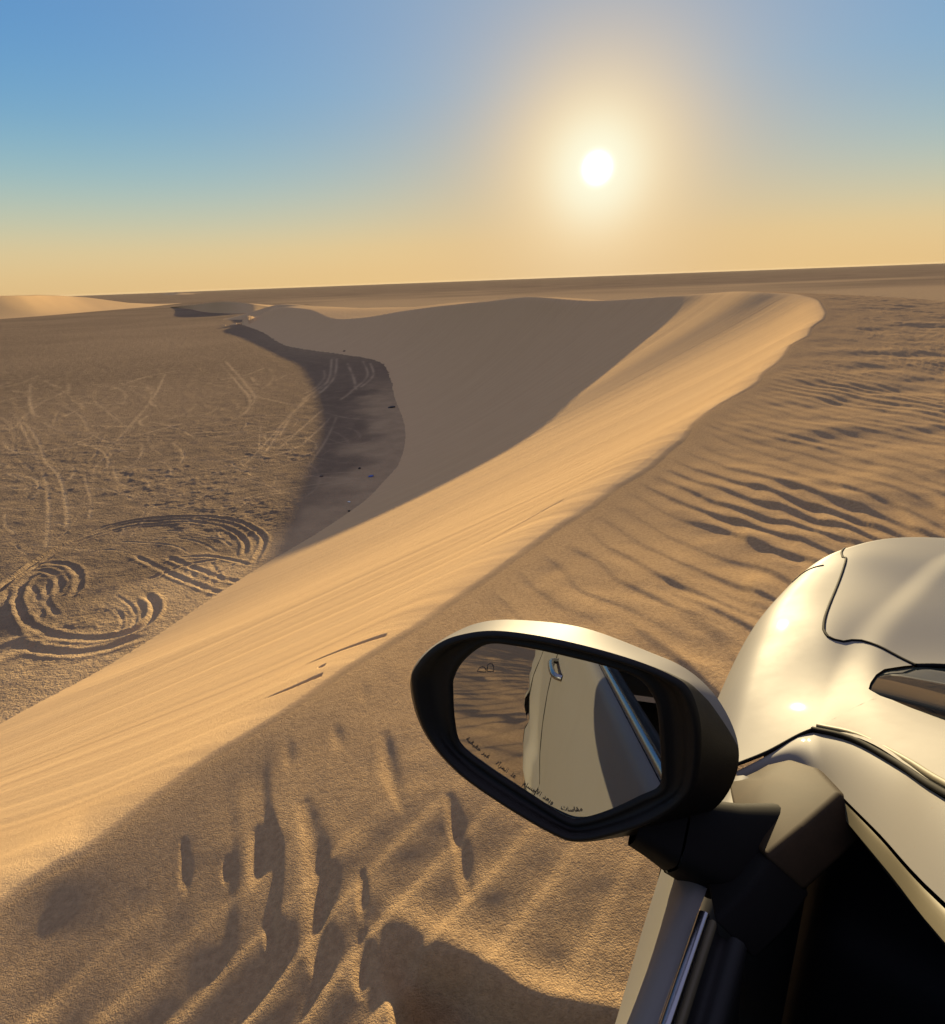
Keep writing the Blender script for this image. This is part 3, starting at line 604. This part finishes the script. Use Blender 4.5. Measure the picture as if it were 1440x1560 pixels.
# --- front door
YD = np.r_[np.linspace(-1.12, .0, 24), np.linspace(.04, .60, 22)]
DOOR = [(-.0555, -.500), (-.062, -.5005), (-.0705, -.507), (-.0765, -.519), (-.0805, -.545), (-.087, -.58), (-.0985, -.63), (-.108, -.68), (-.119, -.77), (-.124, -.88), (-.122, -.98), (-.112, -1.08), (-.116, -1.10), (-.128, -1.13), (-.128, -1.19), (-.105, -1.26)]
def door_dx(y, P):
    P = P.copy(); k = sstep(.30, .62, y); P[:, 0] -= k * .022 * sstep(-.505, -.56, P[:, 1]); P[:, 1] -= .045 * sstep(.30, .62, y) * sstep(-.60, -.5, P[:, 1]); return P
V, q = sweep('x', DOOR, YD, PAINT, dx=door_dx)
door = part('front_door', V, q, PAINT)
dfr = ruled(GAPA + (0, -.004, -.001), FRAME, 90, 10, .003); fr = ruled(np.vstack([GAPA[:1], GAPA_UP]) * 0 + 0, GAPA_UP, 2, 2) if False else None
A2 = np.vstack([GAPA[:4], GAPA_UP]) + (0, -.004, -.0012)
dfr = ruled(A2, FRAME_UP, 110, 10, .004); part('door_frame', dfr, grid_faces(110, 10, flip=True), PAINT, door)
seal_in = cz([(1289, 1238, -.483), (1360, 1320, -.412), (1440, 1415, -.345)]); seal_in = np.vstack([seal_in, [(.115, .15, -.22), (.175, -.04, -.09), (.22, -.2, -.03)]])
V = ruled(FRAME_UP[5:] + (0, 0, -.004), seal_in + (0, 0, -.008), 60, 6, .003); part('window_seal', V, grid_faces(60, 6, flip=True), OLIVE, door)
V = ruled(seal_in + (0, 0, -.008), seal_in + (.05, -.012, -.05), 60, 4); part('window_channel', V, grid_faces(60, 4, flip=True), RUBBER, door)
yb = np.linspace(-1.12, .37, 18)
V, q = sweep('x', [(-.0545, -.503), (-.0548, -.495), (-.0525, -.4885), (-.0480, -.4870), (-.0452, -.4885), (-.0448, -.494)], yb, None); belt = part('belt_moulding', V, q, CHROME, door)
V, q = sweep('x', [(-.0450, -.4945), (-.0425, -.4915), (-.0400, -.492), (-.0385, -.496)], yb, None); part('belt_lip', V, q, OLIVE, door)
V, q = sweep('x', [(-.0385, -.4955), (-.036, -.505), (-.030, -.507), (-.027, -.499), (-.0235, -.4975), (-.018, -.4985), (-.0150, -.503), (-.013, -.56), (.0, -.72), (.02, -1.1)], yb, None); part('door_trim', V, q, RUBBER, door)
def handle(y0, parent):
    c = [(-.150 + .03 * (abs(t - .5) > .49), y0 + .21 * (t - .5), -.655) for t in np.linspace(0, 1, 9)]
    c = [(-.100, y0 - .115, -.640), (-.120, y0 - .10, -.638), (-.128, y0 - .05, -.637), (-.128, y0 + .05, -.637), (-.120, y0 + .10, -.638), (-.100, y0 + .115, -.640)]
    strip('door_handle', c, .0095, CHROME, parent, k=12)
handle(-.93, door)
strip('panel_gap', [(door_dx(-1.12, np.array(DOOR))[k, 0] + .001, -1.122, DOOR[k][1]) for k in range(15)], .003, SEAM, door, up=(0, 1, 0))
# --- rear door, quarter, tail
YR = np.linspace(-1.80, -1.125, 24)
def rear_dx(y, P):
    P = P.copy(); r = np.hypot(y + 1.95, P[:, 1] + 1.40); P[:, 0] -= .035 * sstep(.62, .50, r) * (P[:, 1] < -.7); return P
V, q = sweep('x', DOOR, YR, None, dx=rear_dx); rdoor = part('rear_door', V, q, PAINT); handle(-1.62, rdoor)
V, q = sweep('x', [(-.0555, -.503), (-.0515, -.489), (-.0470, -.489), (-.0455, -.497)], YR, None); part('belt_moulding', V, q, CHROME, rdoor)
strip('panel_gap', [(rear_dx(-1.80, np.array(DOOR))[k, 0] + .001, -1.80, DOOR[k][1]) for k in range(15)], .003, SEAM, rdoor, up=(0, 1, 0))
Yq = np.linspace(-2.95, -1.805, 60)
def quarter_dx(y, P):
    P = rear_dx(y, P); P[:, 0] += .16 * sstep(-2.70, -2.98, y); return P
V, q = sweep('x', DOOR, Yq, None, dx=quarter_dx); cc = V[q].mean(1); keep = np.hypot(cc[:, 1] + 1.95, cc[:, 2] + 1.40) > .46
part('rear_quarter', V, q[keep], PAINT); part('rear_quarter', flipx(V), q[keep][:, ::-1], PAINT)
Va, qa = sweep('x', DOOR, np.r_[YR[:-1], YD], None, dx=lambda y, P: door_dx(y, rear_dx(y, P)))
part('side_doors', flipx(Va), qa[:, ::-1], PAINT)
# windows above the belt: rear door and quarter glass, right side, windscreen, tail glass
def side_x(z): return np.interp(z, [-.5, -.03], [-.03, .235])
for ya, yb2, nm in ((-1.18, -1.75, 'rear_side_window'), (-1.86, -2.62, 'quarter_window')):
    W_ = np.array([(side_x(z), y, z) for y in np.linspace(ya, yb2, 12) for z in np.linspace(-.49, -.075, 6)])
    part(nm, W_, grid_faces(12, 6), GLASS); part(nm, flipx(W_), grid_faces(12, 6, flip=True), GLASS)
W_ = np.array([(side_x(z), y, z) for y in np.linspace(.2, -.6, 12) for z in np.linspace(-.49, -.2, 6)]); part('front_side_window', flipx(W_), grid_faces(12, 6, flip=True), GLASS)
for y, w2 in ((-1.14, .08), (-1.805, .11), (-2.7, .16)):
    P4 = np.array([(side_x(z) - .002, y + s * w2 / 2 - (.0), z) for z in np.linspace(-.5, -.04, 8) for s in (-1, 1)])
    part('window_pillar', P4, grid_faces(8, 2), PAINT if y < -2 else BLACK); part('window_pillar', flipx(P4), grid_faces(8, 2, flip=True), PAINT if y < -2 else BLACK)
ws0 = cz([(1322, 1056, -.520), (1345, 1032, -.537), (1392, 1028, -.541)]); GL = np.vstack([GLASS_EDGE[:1], GLASS_EDGE[1:]]) + (.002, 0, -.004)
gp = np.r_[GLASSPOLY[:8]]; gp = np.c_[gp, skin(gp) - .003]; gr = flipx(gp[::-1][1:])
lowrow = np.vstack([GL[:1], gp, gr, flipx(GL[:1])])
n = 240; lowr = lin_at(lowrow, np.linspace(0, 1, n)); upr = lin_at(np.array([GL[-1], (MID, .16, -.0), flipx(GL[-1:])[0]]), np.linspace(0, 1, n))
tt_ = np.linspace(0, 1, 24)[None, :, None]; Wv = lowr[:, None] * (1 - tt_) + upr[:, None] * tt_
ed = lin_at(GL, np.linspace(0, 1, 24)); Wv[0] = ed; Wv[-1] = flipx(ed)
screen = part('windscreen', Wv.reshape(-1, 3), grid_faces(n, 24, flip=True), GLASS)
# roof, tail, floor, cabin
yr = np.linspace(.14, -2.75, 30); sx = np.linspace(0, 1, 24); Rv = []
for y in yr:
    a = np.array([.235 + .15 * sstep(-.1, .14, y), MID, 2 * MID - .235 - .15 * sstep(-.1, .14, y)]); xx = a[0] + (a[2] - a[0]) * sx
    top_ = .06 - .05 * sstep(-.15, .14, y) - .03 * sstep(-2.2, -2.75, y)
    Rv.append(np.c_[xx, np.full(24, y), -.035 + (top_ + .035) * (1 - np.abs(2 * sx - 1) ** 4)])
part('roof', np.array(Rv).reshape(-1, 3), grid_faces(30, 24, flip=True), PAINT)
Tg = np.array([(MID + sx_ * (w), y, z) for (z, y, w) in ((-1.2, -2.97, .80), (-.95, -3.0, .85), (-.7, -2.98, .87), (-.5, -2.95, .85), (-.3, -2.87, .75), (-.05, -2.74, .62)) for sx_ in np.linspace(-1, 1, 14)])
tail = part('tailgate', Tg, grid_faces(6, 14), PAINT)
part('rear_window', np.array([(MID + s * (.68 - .0), y - .012, z) for z, y in ((-.47, -2.945), (-.3, -2.872), (-.1, -2.762)) for s in np.linspace(-1, 1, 6)]), grid_faces(3, 6), GLASS, tail)
for s in (-1, 1): solid_prism('tail_light', [(MID + s * .86, -2.97, -.55), (MID + s * .74, -2.995, -.55), (MID + s * .74, -3.005, -.85), (MID + s * .88, -2.98, -.85)], (0, .04, 0), REDL, tail, bevel=.006)
def box(name, lo, hi, mat, parent=None, bevel=.01):
    x0, y0, z0 = lo; x1, y1, z1 = hi
    return solid_prism(name, [(x0, y0, z1), (x1, y0, z1), (x1, y1, z1), (x0, y1, z1)], (0, 0, z0 - z1), mat, parent, bevel)
box('underbody', (-.06, -2.85, -1.34), (2 * MID + .06, 1.7, -1.20), TRIM)
dash = box('dashboard', (.03, .50, -.95), (2 * MID - .03, .90, -.60), TRIM, bevel=.04)
box('front_seat', (.2, -.55, -1.2), (.72, .05, -.9), TRIM, bevel=.06); box('front_seat', (.98, -.55, -1.2), (1.5, .05, -.9), TRIM, bevel=.06)
box('seat_back', (.22, -.62, -.9), (.70, -.48, -.25), TRIM, bevel=.05); box('seat_back', (1.0, -.62, -.9), (1.48, -.48, -.25), TRIM, bevel=.05)
th = np.linspace(0, 2 * math.pi, 33); strip('steering_wheel', [(.46 + .19 * math.cos(a), .33 - .08 * math.sin(a), -.63 + .17 * math.sin(a)) for a in th], .015, TRIM, k=8, sm=2)
hb = cz([(1421, 1512, -.62), (1434, 1508, -.62), (1448, 1530, -.64), (1440, 1580, -.68), (1418, 1580, -.68)]); solid_prism('inner_door_handle', hb, (.012, .0, -.03), CHROME, door, bevel=.003)
for xs_ in (-.235, 2 * MID + .115): box('side_step', (xs_, -1.42, -1.37), (xs_ + .12, .42, -1.31), RUBBER, bevel=.015)
# wheels
def wheel(x, y, s):
    R_ = .40; prof = [(.0, .22), (.02, .25), (.015, .275), (.0, .30), (-.005, .34), (.005, .375), (.03, .395), (.13, .40), (.23, .395), (.25, .37)]
    a = np.arange(40) * 2 * math.pi / 40
    V = np.array([[(x + s * p, y + r * math.cos(t), -1.40 + r * math.sin(t)) for p, r in prof] for t in a]); w_ = part('wheel', V.reshape(-1, 3), grid_faces(40, len(prof), closed=True, flip=s > 0), TYRE)
    rp = [(.05, .0), (.03, .06), (.045, .07), (.05, .20), (.015, .235), (.012, .25)]
    V = np.array([[(x + s * (p + (.03 if 1 < k < 4 and (i // 4) % 2 else 0)), y + r * math.cos(t), -1.40 + r * math.sin(t)) for k, (p, r) in enumerate(rp)] for i, t in enumerate(a)])
    part('rim', V.reshape(-1, 3), grid_faces(40, len(rp), closed=True, flip=s > 0), ALLOY, w_)
for y in (1.02, -1.95): wheel(-.115, y, 1); wheel(2 * MID + .115, y, -1)

# --- the side mirror
def closed(px, n):
    p = np.asarray(px, float); L = smooth(np.vstack([p[-2:], p, p[:3]]), 8)[16:16 + 8 * len(p) + 1]; return lin_at(L, np.arange(n) / n)
NM = 260
_d = cray([(805, 806)])[0]; MN = np.array([0, -1, 0]) - _d; MN /= np.linalg.norm(MN)         # faces back along the car
_c = cray([(865, 1110)])[0]; MC = _c * (.55 / (rays([(865, 1110)])[0] @ np.array([0, math.cos(PITCH), -math.sin(PITCH)])))
def onplane(px, off=0.0):
    v = cray(px); t = ((MC + MN * off) @ MN) / (v @ MN); return v * t[:, None]
R0 = closed([(627, 1042), (636, 1012), (664, 983), (702, 967), (760, 961), (850, 974), (950, 1000), (1020, 1027), (1052, 1052), (1068, 1105), (1066, 1170), (1052, 1212), (1005, 1248), (945, 1270), (886, 1282), (846, 1272), (762, 1223), (692, 1171), (645, 1110)], NM)
RS = closed([(625, 1042), (642, 1000), (688, 966), (738, 947), (800, 945), (890, 957), (990, 994), (1050, 1022), (1096, 1068), (1124, 1130), (1120, 1185), (1085, 1235), (1010, 1264), (947, 1275), (886, 1283), (845, 1273), (760, 1223), (690, 1171), (643, 1110)], NM)
GL_ = closed([(690, 1052), (692, 1030), (708, 1004), (742, 981), (790, 984), (850, 996), (930, 1016), (975, 1034), (998, 1065), (1005, 1105), (1008, 1160), (1006, 1196), (975, 1213), (930, 1234), (890, 1246), (862, 1244), (800, 1205), (740, 1165), (703, 1134), (693, 1100)], NM)
a0 = onplane(R0, .012); aS = onplane(RS, -.035); cS = aS.mean(0)
back = -MN * .75 + _c * .45; back /= np.linalg.norm(back)
# the painted cap meets the black shell along a line that runs up to the edge on the inboard side
bd = np.where(np.arange(NM) < NM // 2, np.maximum(sstep(1000, 968, RS[:, 1]) * 0 + sstep(985, 1040, RS[:, 1]) * (RS[:, 0] < 720), np.interp(RS[:, 1], [1000, 1030, 1068, 1140], [0, .12, .55, 1.0]) * (RS[:, 0] > 980)), 1.0)[:, None]
ks = np.linspace(0, 1, 9); dome = [(.985, .010), (.93, .028), (.78, .058), (.52, .080), (.25, .090), (.02, .093)]
Vb = np.stack([a0 * (1 - bd * k_) + aS * (bd * k_) for k_ in ks], 1); Vc = np.stack([a0 * (1 - (bd + (1 - bd) * k_)) + aS * (bd + (1 - bd) * k_) for k_ in ks], 1)
Vd = np.stack([aS] + [cS + (aS - cS) * a_ + back * b_ for a_, b_ in dome], 1)
Qb = grid_faces(NM, 9, closed=True); Qd = grid_faces(NM, 7, closed=True); bn = np.roll(bd[:, 0], -1); lo_b = np.minimum(bd[:, 0], bn); hi_b = np.maximum(bd[:, 0], bn)
fb = np.repeat(np.arange(NM), 8); fd = np.repeat(np.arange(NM), 6); white = lo_b < .995
both = lambda V1, Q1, V2, Q2: (np.vstack([V1.reshape(-1, 3), V2.reshape(-1, 3)]), np.vstack([Q1, Q2 + V1.size // 3]))
mroot = part('side_mirror', *both(Vb, Qb[(hi_b > .005)[fb]], Vd, Qd[~white[fd]]), BLACK)
part('mirror_cap', *both(Vc, Qb[white[fb]], Vd, Qd[white[fd]]), PAINT, mroot)
lip = [a0, a0 + MN * .004 + (a0.mean(0) - a0) * .03, a0 + MN * .003 + (a0.mean(0) - a0) * .06]
g0 = onplane(GL_, .0); gm = g0.mean(0); g1 = gm + (g0 - gm) * 1.10
lip += [g1 * .35 + lip[2] * .65 - MN * .003, g1 + MN * .001, gm + (g0 - gm) * 1.05 + MN * .004, gm + (g0 - gm) * 1.015 + MN * .0035, g0 * .998 + gm * .002 + MN * .001, gm + (g0 - gm) * .985 - MN * .002]
part('mirror_bezel', np.stack(lip, 1).reshape(-1, 3), grid_faces(NM, len(lip), closed=True, flip=True), BLACK, mroot)
bm = bmesh.new(); bm.faces.new([bm.verts.new(p) for p in (g0 - BASE)][::1]); bm.normal_update()
if bm.faces[:][0].normal @ Vector(MN) < 0: bmesh.ops.reverse_faces(bm, faces=bm.faces[:])
me = bpy.data.meshes.new('mirror_glass'); bm.to_mesh(me); bm.free(); me.materials.append(MIRROR)
mg = bpy.data.objects.new('mirror_glass', me); COL.objects.link(mg); mg.parent = mroot
# arm and foot
def loft(name, secs, mat, parent):
    n = 28; V = []
    for c, u, v in secs:
        t = np.arange(n) * 2 * math.pi / n; cu = np.sign(np.cos(t)) * np.abs(np.cos(t)) ** .42; sv = np.sign(np.sin(t)) * np.abs(np.sin(t)) ** .42
        V.append(np.asarray(c) + cu[:, None] * np.asarray(u) + sv[:, None] * np.asarray(v))
    V = np.array(V); m = len(V); Q = grid_faces(m, n + 1).copy()
    V = np.concatenate([V, V[:, :1]], 1)
    return part(name, V.reshape(-1, 3), Q, mat, parent)
def at_d(px, depth):
    v = cray([px])[0]; return v * (depth / (rays([px])[0] @ np.array([0, math.cos(PITCH), -math.sin(PITCH)])))
ax0 = at_d((975, 1232), .575); ax1 = at_d((1030, 1272), .575); ax2 = at_d((1100, 1296), .58); ax3 = at_d((1180, 1305), .61)
fwd_ = np.array([-.004, .030, .010]); dn = np.array([.012, -.022, .036])
loft('mirror_arm', [(ax0, fwd_ * 1.1, dn * .8), (ax0 * .5 + ax1 * .5, fwd_ * 1.05, dn * .95), (ax1, fwd_ * 1.05, dn * 1.1)], MATTE, mroot)
loft('mirror_arm', [(ax1 * .96 + ax2 * .04, fwd_ * 1.1, dn * 1.14), (ax2, fwd_ * 1.4, dn * 1.35), (ax3, fwd_ * 1.7, dn * 1.5)], MATTE, mroot)
sail = cz([(1112, 1198, -.560), (1135, 1190, -.562), (1158, 1180, -.553), (1175, 1170, -.545), (1210, 1162, -.53), (1250, 1175, -.51), (1287, 1214, -.48), (1228, 1266, -.483), (1172, 1313, -.487), (1128, 1272, -.515)])
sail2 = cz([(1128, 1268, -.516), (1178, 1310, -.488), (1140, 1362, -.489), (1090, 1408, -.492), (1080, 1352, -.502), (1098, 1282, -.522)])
solid_prism('mirror_foot', sail + (-.004, .0, .004), (.035, .0, -.02), DUSTY, mroot, bevel=.005, centre_push=.012)
solid_prism('mirror_foot_shaded', sail2 + (-.002, .0, .002), (.035, .0, -.02), MATTE, mroot, bevel=.004, centre_push=.004)  # lower part of the foot, the mirror's cast shadow put in as near-black colour
# print on the glass: the size-and-distance warning along the lower edge and a small mark at the top left
def print_text(words, size, px_line, name='glass_lettering'):
    """words set along a line on the glass, left to right, letters at one size"""
    L = onplane(px_line, .0006); L = lin_at(smooth(L, 8), np.linspace(0, 1, 400)); s = np.linalg.norm(np.diff(L, axis=0), axis=1).sum()
    for body, at in words:
        cu = bpy.data.curves.new(name, 'FONT'); cu.body = body; cu.size = size; cu.extrude = .0001
        o = bpy.data.objects.new(name, cu); COL.objects.link(o); bpy.context.view_layer.update()
        me = bpy.data.meshes.new_from_object(o.evaluated_get(bpy.context.evaluated_depsgraph_get())); bpy.data.objects.remove(o)
        V = np.array([v.co for v in me.vertices]); idx = np.clip((V[:, 0] + at * s) / s, 0, 1) * 398; i = idx.astype(int); fr_ = (idx - i)[:, None]
        c = L[i] * (1 - fr_) + L[i + 1] * fr_; T = np.gradient(L, axis=0)[i]; T /= np.linalg.norm(T, axis=1)[:, None]; U = np.cross(MN, T)
        for v, p in zip(me.vertices, c + U * V[:, 1:2] + MN * V[:, 2:3] - BASE): v.co = p
        me.materials.clear(); me.materials.append(PRINT); me.name = name
        q = bpy.data.objects.new(name, me); COL.objects.link(q); q.parent = mroot
AR = {'maqasat': '\ufee3\ufed8\ufe8e\ufeb3\ufe8e\ufe95', 'wabud': '\ufeed\ufe91\ufecc\ufeaa', 'ajsam': '\ufe8d\ufef7\ufe9f\ufeb4\ufe8e\ufee1', 'ala': '\ufecb\ufee0\ufeff', 'mirat': '\ufe8d\ufedf\ufee4\ufeae\ufe81\ufe93', 'ghayr': '\ufecf\ufef4\ufeae', 'haqiqi': '\ufea3\ufed8\ufef4\ufed8\ufef4\ufe94'}
print_text([(AR[k][::-1], a_) for k, a_ in (('haqiqi', .02), ('ghayr', .17), ('mirat', .29), ('ala', .42), ('ajsam', .52), ('wabud', .68), ('maqasat', .82))], .0066, [(706, 1124), (735, 1149), (775, 1180), (820, 1212), (860, 1235), (893, 1236)])
mk = onplane([(727, 1023), (731, 1017), (738, 1017), (740, 1024), (727, 1023)], .0005); strip('warning_mark', mk, .00028, PRINT, mroot, k=5, sm=2)
mk = onplane([(742, 1023), (743, 1013), (750, 1012), (752, 1023), (742, 1023)], .0005); strip('warning_mark', mk, .00028, PRINT, mroot, k=5, sm=2)

# ------------------------------------------------------------------ scraps and stones at the foot of the slip face
def stone(px, size, col, label, cat, name, flat=.5, seed=0):
    r = random.Random(seed); bm = bmesh.new(); bmesh.ops.create_icosphere(bm, subdivisions=3, radius=1)
    for v in bm.verts:
        n = .75 + .5 * (noise(np.array([v.co.x * 1.3 + seed * 7.1]), np.array([v.co.y * 1.3 + v.co.z * 1.7]))[0] * .5 + .5)
        v.co = Vector((v.co.x * size * n, v.co.y * size * n * .75, v.co.z * size * n * flat))
    me = bpy.data.meshes.new(name); bm.to_mesh(me); bm.free(); me.materials.append(plain_mat(name + '_surface', col, .8, spec=.2))
    for p in me.polygons: p.use_smooth = flat > .3
    o = bpy.data.objects.new(name, me); COL.objects.link(o); g = ground([px])[0]; o.location = (g[0], g[1], size * flat * .55); o.rotation_euler = (0, 0, r.uniform(0, 6))
    o['label'] = label; o['category'] = cat
stone((565, 726), .26, (.10, .14, .32), 'crumpled blue plastic scrap lying in the shade at the foot of the dune', 'litter', 'plastic_scrap', .35, 1)
stone((532, 765), .14, (.6, .58, .54), 'small pale scrap on the shaded sand just above the sunlit slip face', 'litter', 'paper_scrap', .35, 2)
stone((548, 714), .17, (.05, .04, .035), 'small dark stone on the shaded sand beside the blue scrap', 'stone', 'stone', .5, 3)
stone((490, 726), .22, (.12, .085, .06), 'brown stone on sunlit sand just left of the shadow edge', 'stone', 'stone', .4, 4)
stone((597, 621), .5, (.07, .06, .055), 'flat dark stone at the corner where the shaded gravel meets the dune', 'stone', 'stone', .3, 5)
stone((525, 537), .55, (.04, .035, .03), 'far dark stone at the foot of the shaded dune face', 'stone', 'stone', .6, 6)
stone((532, 779), .12, (.05, .04, .03), 'tiny dark stone at the very foot of the slip face', 'stone', 'stone', .5, 7)

# ------------------------------------------------------------------ dusty air near the ground
hv_ = NT('dusty_air'); hv_.t.nodes.remove(hv_.b); pv = hv_.n('ShaderNodeVolumePrincipled', {'Color': (.86, .80, .72, 1), 'Density': 5e-6, 'Anisotropy': .2})
hv_.t.links.new(pv.outputs[0], hv_.t.nodes['Material Output'].inputs['Volume'])
bm = bmesh.new(); bmesh.ops.create_cube(bm, size=1)
for v in bm.verts: v.co = Vector((v.co.x * 33000, v.co.y * 33000, -1.6 if v.co.z < 0 else EYE + 9))
me = bpy.data.meshes.new('haze'); bm.to_mesh(me); bm.free(); me.materials.append(hv_.m)
o = bpy.data.objects.new('haze', me); COL.objects.link(o); o['kind'] = 'stuff'
